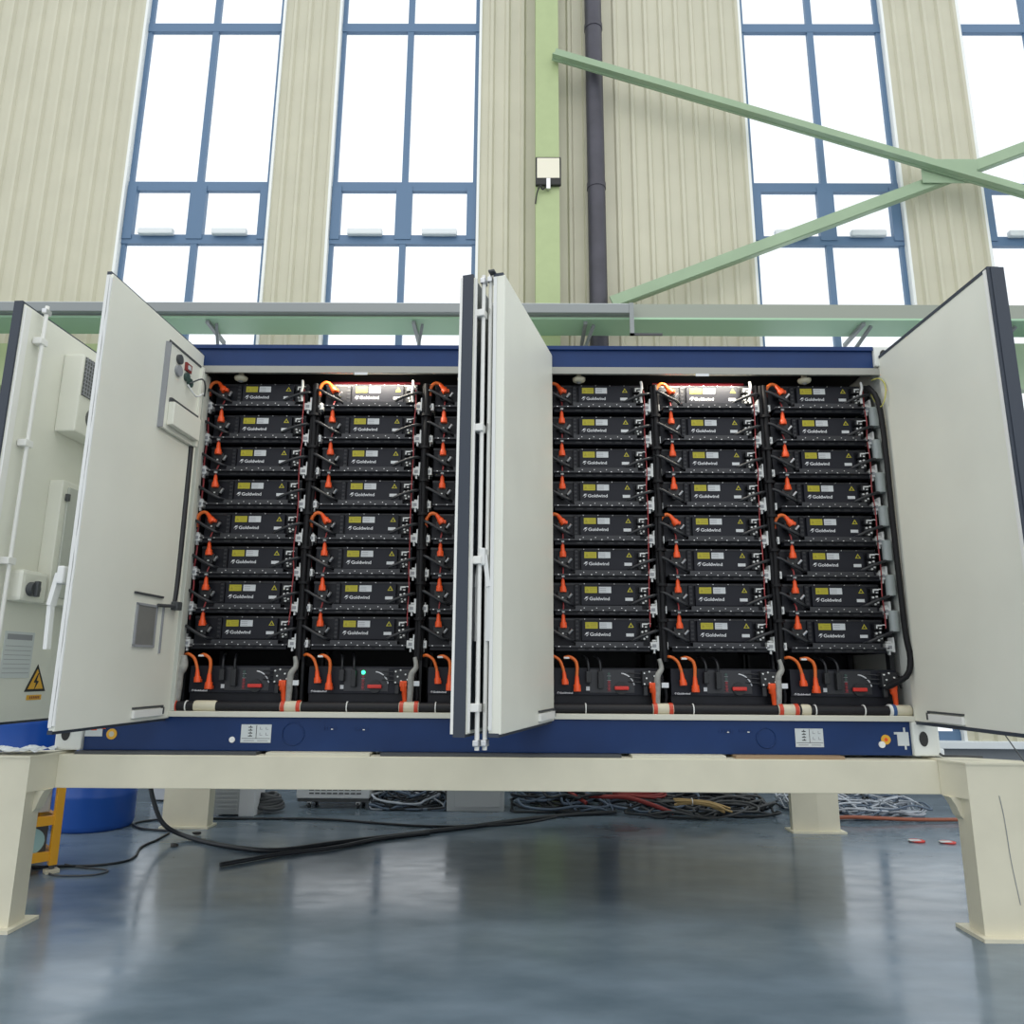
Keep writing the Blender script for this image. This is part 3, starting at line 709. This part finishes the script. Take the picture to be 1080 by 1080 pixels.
# under the header: lamps, detectors, red pipe
for n, i in enumerate((1,4)):
    x = YC[i]+.07
    t = thing('strip_lamp', 'lit strip lamp under the header above the %s' % RN[i], 'lamp', (x,.018,3.838), 'strip lamps under the header')
    MB().box((-.30,-.02,0), (.30,.02,.022), 'header_grey', .004).obj('housing', t)
    MB().cyl((-.28,0,-.004), (.28,0,-.004), .007, 'tube_lamp', 10).obj('tube', t)
    l = area('strip_lamp_light', (0,0,-.02), (math.radians(30),0,0), .62, .02, 8, (1,.92,.76)); l.parent = t
    m = MB(); m.cyl((x-.34,.24,3.825), (x+.26,.24,3.825), .012, 'red_paint', 10); m.cyl((x-.37,.30,3.855), (x+.36,.30,3.855), .012, 'red_paint', 10)
    tag(m.obj('red_pipe'), 'red pipe pair behind the lamp above the %s' % RN[i], 'pipe', 'red pipes under the roof')
    m = MB(); m.box((x-.10,-.024,3.795), (x+.0,-.021,3.815), 'white_label'); m.obj('lamp_label', t, (-x,-.018,-3.838))
DN = ['leftmost rack', 'third rack', 'fourth rack', 'rightmost rack']
for n, x in enumerate((-2.01,-.28,.61,2.35)):
    m = MB(); m.lathe([(.0,-.02),(.018,-.02),(.03,-.018),(.045,-.010),(.05,.0),(.05,.012),(.0,.012)], (x,.085,3.803), 'coupling_cream', 20)
    m.lathe([(.0,-.028),(.012,-.028),(.02,-.02)], (x,.085,3.803), 'grey_print', 12)
    m.cyl((x,.085,3.81), (x,.085,3.86), .02, 'coupling_cream', 10)
    tag(m.obj('smoke_detector'), 'round cream smoke detector under the header at the %s' % DN[n], 'detector', 'smoke detectors')
# wires and ducts at the jambs
m = MB(); m.tube([(-2.245,-.07,3.72), (-2.262,-.075,3.66), (-2.272,-.08,3.45), (-2.272,-.08,2.9), (-2.272,-.08,2.4), (-2.275,-.085,2.12), (-2.28,-.10,2.04), (-2.30,-.12,2.02)], .021, 'hose_black', 10, n=4)
tag(m.obj('door_cable'), 'thick black cable down the hinge side of the left open door', 'cable')
m = MB(); m.tube([(2.83,.01,3.78), (2.86,-.05,3.77), (2.872,-.10,3.70), (2.858,-.11,3.60), (2.84,-.07,3.54), (2.825,-.02,3.60), (2.82,.03,3.70)], .005, 'wire_yellow', 6, n=5)
tag(m.obj('ground_wire'), 'yellow green wire loop at the top hinge of the right door', 'wire')
for k in range(7):
    z = ZL[k]-.13
    m = MB(); m.cyl((2.862,.10,z-.10), (2.862,.10,z+.05), .034, 'duct_grey', 14)
    tag(m.obj('duct_piece'), 'grey tube beside the rightmost rack, next to its %s pack' % ON[k], 'tube', 'grey tubes beside the rightmost rack')

# ================================================================== STAND
def stand():
    t = thing('steel_stand', 'large cream steel stand carrying the container on thick legs', 'stand', (0,0,0))
    M = 'cream_steel'
    MB().box((-2.948,-.10,.815), (2.962,.18,1.03), M, .006).obj('front_beam', t)
    MB().box((-3.45,2.80,.815), (3.45,3.0,1.03), M, .006).obj('rear_beam', t)
    for x in (-2.8,2.8): MB().box((x-.12,.18,.82), (x+.12,2.80,1.02), M, .006).obj('cross_beam', t)
    for s in (-1,1):
        f = 3.03 if s > 0 else 3.01; j = 2.962 if s > 0 else 2.948
        def P(pts): return [(s*x, y) for x, y in pts]
        m = MB(); m.prism(P([(f,-.30),(3.58,-.30),(3.58,-.22),(3.22,-.10),(f+.01,-.125)]), 2, 0, .815, M)
        m.prism(P([(j,-.10),(f,-.30),(3.58,-.30),(3.58,-.22),(3.12,.06),(j,.10)]), 2, .815, 1.03, M)
        l = m.obj('leg', t)
        g = MB(); g.prism([(s*j,.815),(s*(f+.02),.815),(s*(f+.02),.66),(s*(f-.012),.70),(s*(f-.03),.755),(s*(j+.012),.80)], 1, -.20, -.11, M); g.obj('gusset', l)
        MB().prism(P([(j-.004,-.105),(f-.004,-.308),(3.585,-.308),(3.585,-.215),(3.125,.065),(j-.004,.105)]), 2, 1.028, 1.040, M).obj('cap_plate', l)
        MB().prism(P([(f-.04,-.36),(3.62,-.36),(3.62,-.05),(f-.04,-.05)]), 2, 0, .022, M).obj('base_plate', l)
        if s > 0: MB().tube([(3.22,-.302,.84), (3.235,-.302,.70), (3.245,-.302,.45), (3.27,-.302,.2)], .0025, 'grey_print', 5, n=4).obj('weld_seam', l)
        q = MB()
        if s > 0: pl = [(3.24,2.80),(3.46,2.80),(3.46,3.05),(2.985,2.90),(2.99,2.84)]
        else: pl = [(3.03,2.80),(3.50,2.80),(3.50,3.0),(3.03,2.95)]
        q.prism(P(pl), 2, 0, .815, M)
        q.prism(P([(min(x for x, y in pl)-.025,2.76),(3.51,2.76),(3.51,3.09),(min(x for x, y in pl)-.025,3.0)]), 2, 0, .018, M)
        q.obj('leg', t)
stand()
for n, (a, b, lab) in enumerate(((-2.85,-1.62,'dark shim strip under the left end of the container'), (-.78,.85,'dark shim strip under the container below the centre doors'), (1.62,2.35,'brown shim strip under the container, right of centre'))):
    tag(MB().box((a,-.085,1.03), (b,.15,1.05), 'wood' if n == 2 else 'dark_grey', .002).obj('shim_strip'), lab, 'shim', 'shims under the container')
for n, (a, b) in enumerate(((-1.55,-.85),(.92,1.55))):
    tag(MB().box((a,-.095,1.03), (b,.15,1.05), 'cream_steel', .002).obj('spacer_plate'), 'cream spacer plate under the container, %s of the centre doors' % ('left' if n == 0 else 'right'), 'plate', 'spacer plates')
m = MB()
nx, ny = 16, 8
vs = []
for j in range(ny+1):
    for i in range(nx+1):
        u, v = i/nx, j/ny
        vs.append((-3.56+.56*u, -.28+.16*v+.12*u*v, 1.05+.03*abs(math.sin(9*u+5*v))*random.uniform(.3,1)+random.uniform(0,.012)))
m.add(vs, [(j*(nx+1)+i, j*(nx+1)+i+1, (j+1)*(nx+1)+i+1, (j+1)*(nx+1)+i) for j in range(ny) for i in range(nx)], 'film', True)
tag(m.obj('plastic_film'), 'crumpled silvery plastic film lying on the left leg top', 'film')
m = MB(); m.tube([(3.03,-.05,1.055), (3.06,-.10,1.06), (3.12,-.12,1.062), (3.24,-.14,1.06)], .008, 'dark_grey', 8, n=4); m.tube([(3.03,-.05,1.055),(3.02,-.02,1.07),(3.03,.02,1.085)], .008, 'dark_grey', 8, n=3)
tag(m.obj('hook'), 'small dark metal hook on the right leg top', 'hook')
m = MB(); m.box((3.0,-.02,1.045), (3.06,.09,1.10), 'film', .012); tag(m.obj('wrap_scrap'), 'white plastic scrap beside the hook on the right leg', 'scrap')

# ================================================================== UNDER AND BEHIND THE STAND
def drum(x, y, r, h, label):
    t = thing('plastic_drum', label, 'drum', (x,y,0), 'blue plastic drums')
    MB().lathe([(0,0),(r*.93,0),(r*.97,.02),(r,.06),(r,h*.32),(r*1.015,h*.34),(r,h*.36),(r,h*.66),(r*1.015,h*.68),(r,h*.70),(r,h*.95),(r*.95,h*.985),(r*.9,h),(0,h)], (0,0,0), 'drum_blue', 40).obj('body', t)
    MB().lathe([(r*.86,h-.01),(r*.93,h-.005),(r*.95,h+.02),(r*.9,h+.03),(r*.86,h+.005)], (0,0,0), 'drum_blue', 40).obj('rim', t)
    MB().cyl((r*.45,0,h), (r*.45,0,h+.03), .05, 'print_black', 14).obj('cap', t)
drum(-4.24,2.85,.39,.98,'blue plastic drum standing on the floor behind the left leg')
drum(-5.35,3.4,.45,1.5,'tall blue drum glimpsed under the far left door')
def trolley():
    t = thing('yellow_trolley', 'yellow steel trolley frame beside the blue drum, behind the left leg', 'trolley', (-3.57,1.06,0), None, math.radians(45)); Y = 'trolley_yellow'
    def P(mb, n): return mb.obj(n, t)
    for x in (.0,-.62):
        for y in (0,.5):
            P(MB().box((x-.03,y-.03,.06), (x+.03,y+.03,.74), Y, .005), 'post')
    for z in (.13,.40,.70):
        m = MB()
        for y in (0,.5): m.box((-.60,y-.02,z-.035), (-.02,y+.02,z+.035), Y)
        for x in (0,-.62): m.box((x-.02,.02,z-.035), (x+.02,.48,z+.035), Y)
        P(m, 'rail')
    m = MB(); m.box((-.56,.03,.15), (-.05,.45,.36), 'dark_grey', .01); m.cyl((-.17,.03,.25), (-.17,.015,.25), .10, 'teal_glass', 20); P(m, 'motor')
    P(MB().box((-.56,.04,.46), (-.05,.45,.66), 'cabinet_grey', .01), 'control_panel')
    for x, y in ((0,0),(-.62,0),(0,.5),(-.62,.5)): P(MB().box((x-.05,y-.05,0), (x+.05,y+.05,.03), 'coupling_cream', .004).cyl((x,y,.03), (x,y,.06), .02, 'dark_grey', 10), 'foot')
trolley()
t = thing('white_crate', 'pale crate on the floor behind the blue drum', 'crate', (-4.0,4.35,0))
MB().box((-.35,0,.02), (.42,.45,.62), 'cart_white', .01).obj('body', t); MB().box((-.36,-.01,.56), (.43,.46,.64), 'cart_white', .01).obj('lid', t)
for x in (-.28,.35): MB().box((x-.05,.02,0), (x+.05,.4,.02), 'dark_grey').obj('foot', t)
t = thing('floor_cabinet', 'grey metal box beside the left rear leg with pale side', 'cabinet', (-2.85,3.45,0))
MB().box((-.38,0,.02), (-.095,.34,.55), 'cabinet_grey', .006).obj('body', t); MB().box((-.095,.0,.0), (.075,.36,.60), 'cart_white', .006).obj('side_panel', t)
m = MB()
for k in range(5): m.box((-.36,-.006,.06+k*.045), (-.115,.0,.085+k*.045), 'cabinet_grey', .002)
m.obj('slats', t); MB().box((-.33,-.008,.30), (-.16,.0,.40), 'dark_grey', .003).obj('opening', t)
t = thing('test_cart', 'white ventilated equipment cart on casters under the container', 'cart', (-1.97,3.95,0))
m = MB(); m.box((-.48,0,.115), (.385,.5,.75), 'cart_white', .012)
for r_ in range(2):
    for k in range(9): m.box((-.33+k*.07,-.004,.165+r_*.04), (-.275+k*.07,.0,.18+r_*.04), 'dark_grey')
m.obj('body', t)
MB().box((-.47,.01,.075), (.38,.5,.115), 'dark_grey', .005).obj('base_frame', t)
for x in (-.235,.16): MB().cyl((x,.002,.38), (x,-.012,.38), .13, 'grey_print', 24).cyl((x,-.01,.38), (x,-.016,.38), .105, 'cabinet_grey', 24).obj('fan', t)
for x in (-.34,.24):
    for y in (.08,.42): MB().cyl((x-.015,y,.035), (x+.015,y,.035), .035, 'dark_grey', 14).box((x-.025,y-.025,.04), (x+.025,y+.025,.08), 'silver', .004).obj('caster', t)
t = thing('wall_cabinet', 'low grey cabinet on the floor below the centre doors', 'cabinet', (-.335,3.85,0))
MB().box((-.33,0,.0), (.34,.4,.75), 'cabinet_grey', .008).obj('body', t)
m = MB(); m.box((-.24,-.014,.05), (.29,.0,.72), 'cabinet_grey', .006); m.obj('door', t)
MB().box((.25,-.03,.28), (.275,-.01,.38), 'dark_grey', .004).obj('latch', t)

def rnd(a, b): return random.uniform(a, b)
def tangle(name, label, x0, x1, y0, y1, zmax, n, mats, r=(.012,.018), loops=True, kind='stuff', cat='cables', spread=.5):
    m = MB()
    for k in range(n):
        cx, cy = rnd(x0+.15,x1-.15), rnd(y0+.1,y1-.1); rx, ry = rnd(.15,spread), rnd(.1,.3); ph = rnd(0,6.28); z = rnd(.02,zmax); pts = []
        N = 9
        for i in range(N+1):
            a = ph+6.28*i/N*rnd(.95,1.05)
            zz = max(.02, z+rnd(-.05,.06)+(.25*zmax*math.sin(a)))
            pts.append((min(max(cx+rx*math.cos(a)+rnd(-.05,.05),x0),x1), min(max(cy+ry*math.sin(a)+rnd(-.04,.04),y0),y1), zz))
        m.tube(pts, rnd(*r), random.choice(mats), 6, n=4)
    o = m.obj(name); tag(o, label, cat, kind=kind); return o
tangle('cable_heap', 'tangled black and pale cable heap between the cart and low cabinet', -1.55, -.70, 3.85, 4.8, .28, 44, ['cable_black','cable_light','cable_light','cable_slate','cable_black'], (.008,.015))
tangle('cable_heap', 'black cable heap on the floor right of the low grey cabinet', .10, 1.25, 3.75, 4.7, .26, 26, ['cable_black','cable_black','cable_slate'], (.012,.018))
tangle('cable_heap', 'dark cable heap under the stand, left of the right rear leg', 1.2, 3.1, 3.4, 4.7, .12, 30, ['cable_black','cable_black','cable_slate','dark_grey'], (.012,.018), spread=.8)
tangle('cable_heap', 'bluish pale cable coils on the floor right of the right rear leg', 3.35, 4.75, 3.45, 4.6, .17, 64, ['cable_light','cable_light','cable_slate','cable_slate','cable_black'], (.008,.013), spread=.7)
def coil(name, label, x, y, z, rx, ry, n, r, mt, cat):
    m = MB()
    for k in range(n):
        m.tube([(x+(rx-k*.012)*math.cos(a)+.02*math.sin(3*k), y+(ry-k*.012)*math.sin(a), z+.022*k+.012*math.sin(2*a+k)) for a in [2*math.pi*i/22 for i in range(23)]], r, mt, 7)
    tag(m.obj(name), label, cat)
coil('cable_coil', 'red cable coil lying on the dark cables under the stand', 1.62, 4.25, .16, .34, .30, 6, .018, 'cable_red', 'cable coil')
coil('cable_coil', 'grey rounded hose coil on the floor left of the cart', -2.70, 3.72, .06, .17, .14, 7, .022, 'dark_grey', 'hose coil')
def cable(label, pts, r, mt, name='floor_cable', n=6):
    tag(MB().tube(pts, r, mt, 8, n=n).obj(name), label, 'cable', 'cables across the floor')
cable('red hose lying across the dark cables under the stand', [(.95,4.0,.16),(1.15,3.75,.19),(1.4,3.65,.2),(1.65,3.6,.14),(1.9,3.5,.06)], .024, 'cable_red')
cable('short red cable leaning out of the black heap', [(.62,4.3,.30),(.75,4.0,.22),(.95,3.75,.12)], .022, 'cable_red')
m = MB()
for k in range(7):
    q = 2*math.pi*k/7; dy, dz = .028*math.cos(q), .022*math.sin(q)
    m.tube([(1.93+.02*math.cos(3*k),3.50+dy*1.3,.18+dz*1.4), (2.10,3.45+dy*.8,.19+dz*.8), (2.30,3.42+dy,.17+dz), (2.47+.05*math.sin(2*k),3.40+dy*1.4,.11+dz)], .012, 'cable_tan', 7, n=6)
m.tube([(2.10,3.45+.04*math.cos(a),.19+.036*math.sin(a)) for a in [math.pi*k/6 for k in range(13)]], .006, 'clip_white', 6)
tag(m.obj('cable_bundle'), 'tan cable bundle tied on the dark heap', 'cable bundle')
cable('brown cable along the floor behind the right leg', [(3.55,3.42,.03),(3.8,3.35,.06),(4.1,3.36,.05),(4.6,3.4,.03),(5.4,3.45,.03)], .02, 'cable_brown')
cable('thick black cable hanging from the stand and sweeping over the floor', [(-3.43,2.28,.86),(-3.41,2.26,.55),(-3.35,2.24,.36),(-3.22,2.22,.15),(-3.0,2.26,.03),(-2.47,1.92,.02),(-2.0,1.78,.02),(-1.57,2.08,.02),(-1.17,2.34,.02),(-.75,2.61,.02),(-.29,2.91,.02),(.2,3.28,.02),(.74,3.58,.02),(1.29,3.71,.03)], .022, 'cable_black')
cable('thin black cable running level across the floor behind the thick one', [(-3.14,3.25,.012),(-2.38,3.28,.012),(-1.85,3.25,.012),(-1.31,3.07,.012),(-.79,2.94,.012),(-.29,2.96,.012),(.2,3.13,.012),(.6,3.5,.012)], .013, 'cable_black')
cable('black cable end lying nearest the camera on the floor', [(-2.30,1.27,.02),(-2.11,1.46,.02),(-1.9,1.66,.02),(-1.53,1.89,.02),(-1.17,2.28,.02),(-.72,2.56,.02)], .018, 'cable_black')
cable('thin looped black cable on the floor beside the left rear leg', [(-3.42,3.26,.01),(-3.65,3.23,.01),(-3.83,3.07,.01),(-3.85,2.92,.01),(-3.69,2.74,.01),(-3.50,2.66,.01),(-3.3,2.62,.01)], .012, 'cable_black')
cable('thin black cable curving from the trolley foot to the left rear leg', [(-3.80,1.18,.01),(-3.62,1.22,.01),(-3.33,1.26,.01),(-3.16,1.39,.01),(-3.16,1.59,.01),(-3.27,1.91,.01),(-3.27,2.22,.01),(-3.29,2.52,.01)], .010, 'cable_black')
cable('thin grey wire loop on the floor by the trolley foot', [(-3.6,1.3,.008),(-3.4,1.2,.008),(-3.15,1.12,.008),(-3.18,.98,.008),(-3.45,.95,.008),(-3.6,1.05,.008)], .007, 'dark_grey')
def debris(x, y, label, mt):
    bm = bmesh.new(); bmesh.ops.create_icosphere(bm, subdivisions=1, radius=.035)
    for v in bm.verts: v.co = v.co*rnd(.7,1.2); v.co.z = v.co.z*.6+.02; v.co.x *= 1.3
    m = MB(); m.add([v.co[:] for v in bm.verts], [[v.index for v in f.verts] for f in bm.faces], mt); bm.free()
    o = m.obj('scrap', None, (x,y,0)); tag(o, label, 'scrap')
debris(-3.0,2.47,'small dark scrap on the floor in front of the left rear leg','print_black')
debris(-3.0,1.98,'small dark scrap on the floor beside the thick cable bend','print_black')
def tape(x, y, label):
    t = thing('tape_piece', label, 'tape piece', (x,y,0), 'red tape pieces'); MB().lathe([(.0,.0),(.07,.0),(.075,.012),(.0,.014)], (0,0,0), 'red_handle', 14).obj('strip', t); MB().box((-.09,-.05,.012), (.02,.0,.02), 'paper').obj('backing', t)
tape(4.05,2.45,'red and white scrap on the floor, the left one by the right leg'); tape(4.32,2.40,'red scrap on the floor, the one closer to the right leg')
tag(MB().tube([(3.46,-.22,1.04),(3.40,-.05,1.30)], .004, 'dark_grey', 6).obj('strap'), 'thin dark strap below the right open door', 'strap')
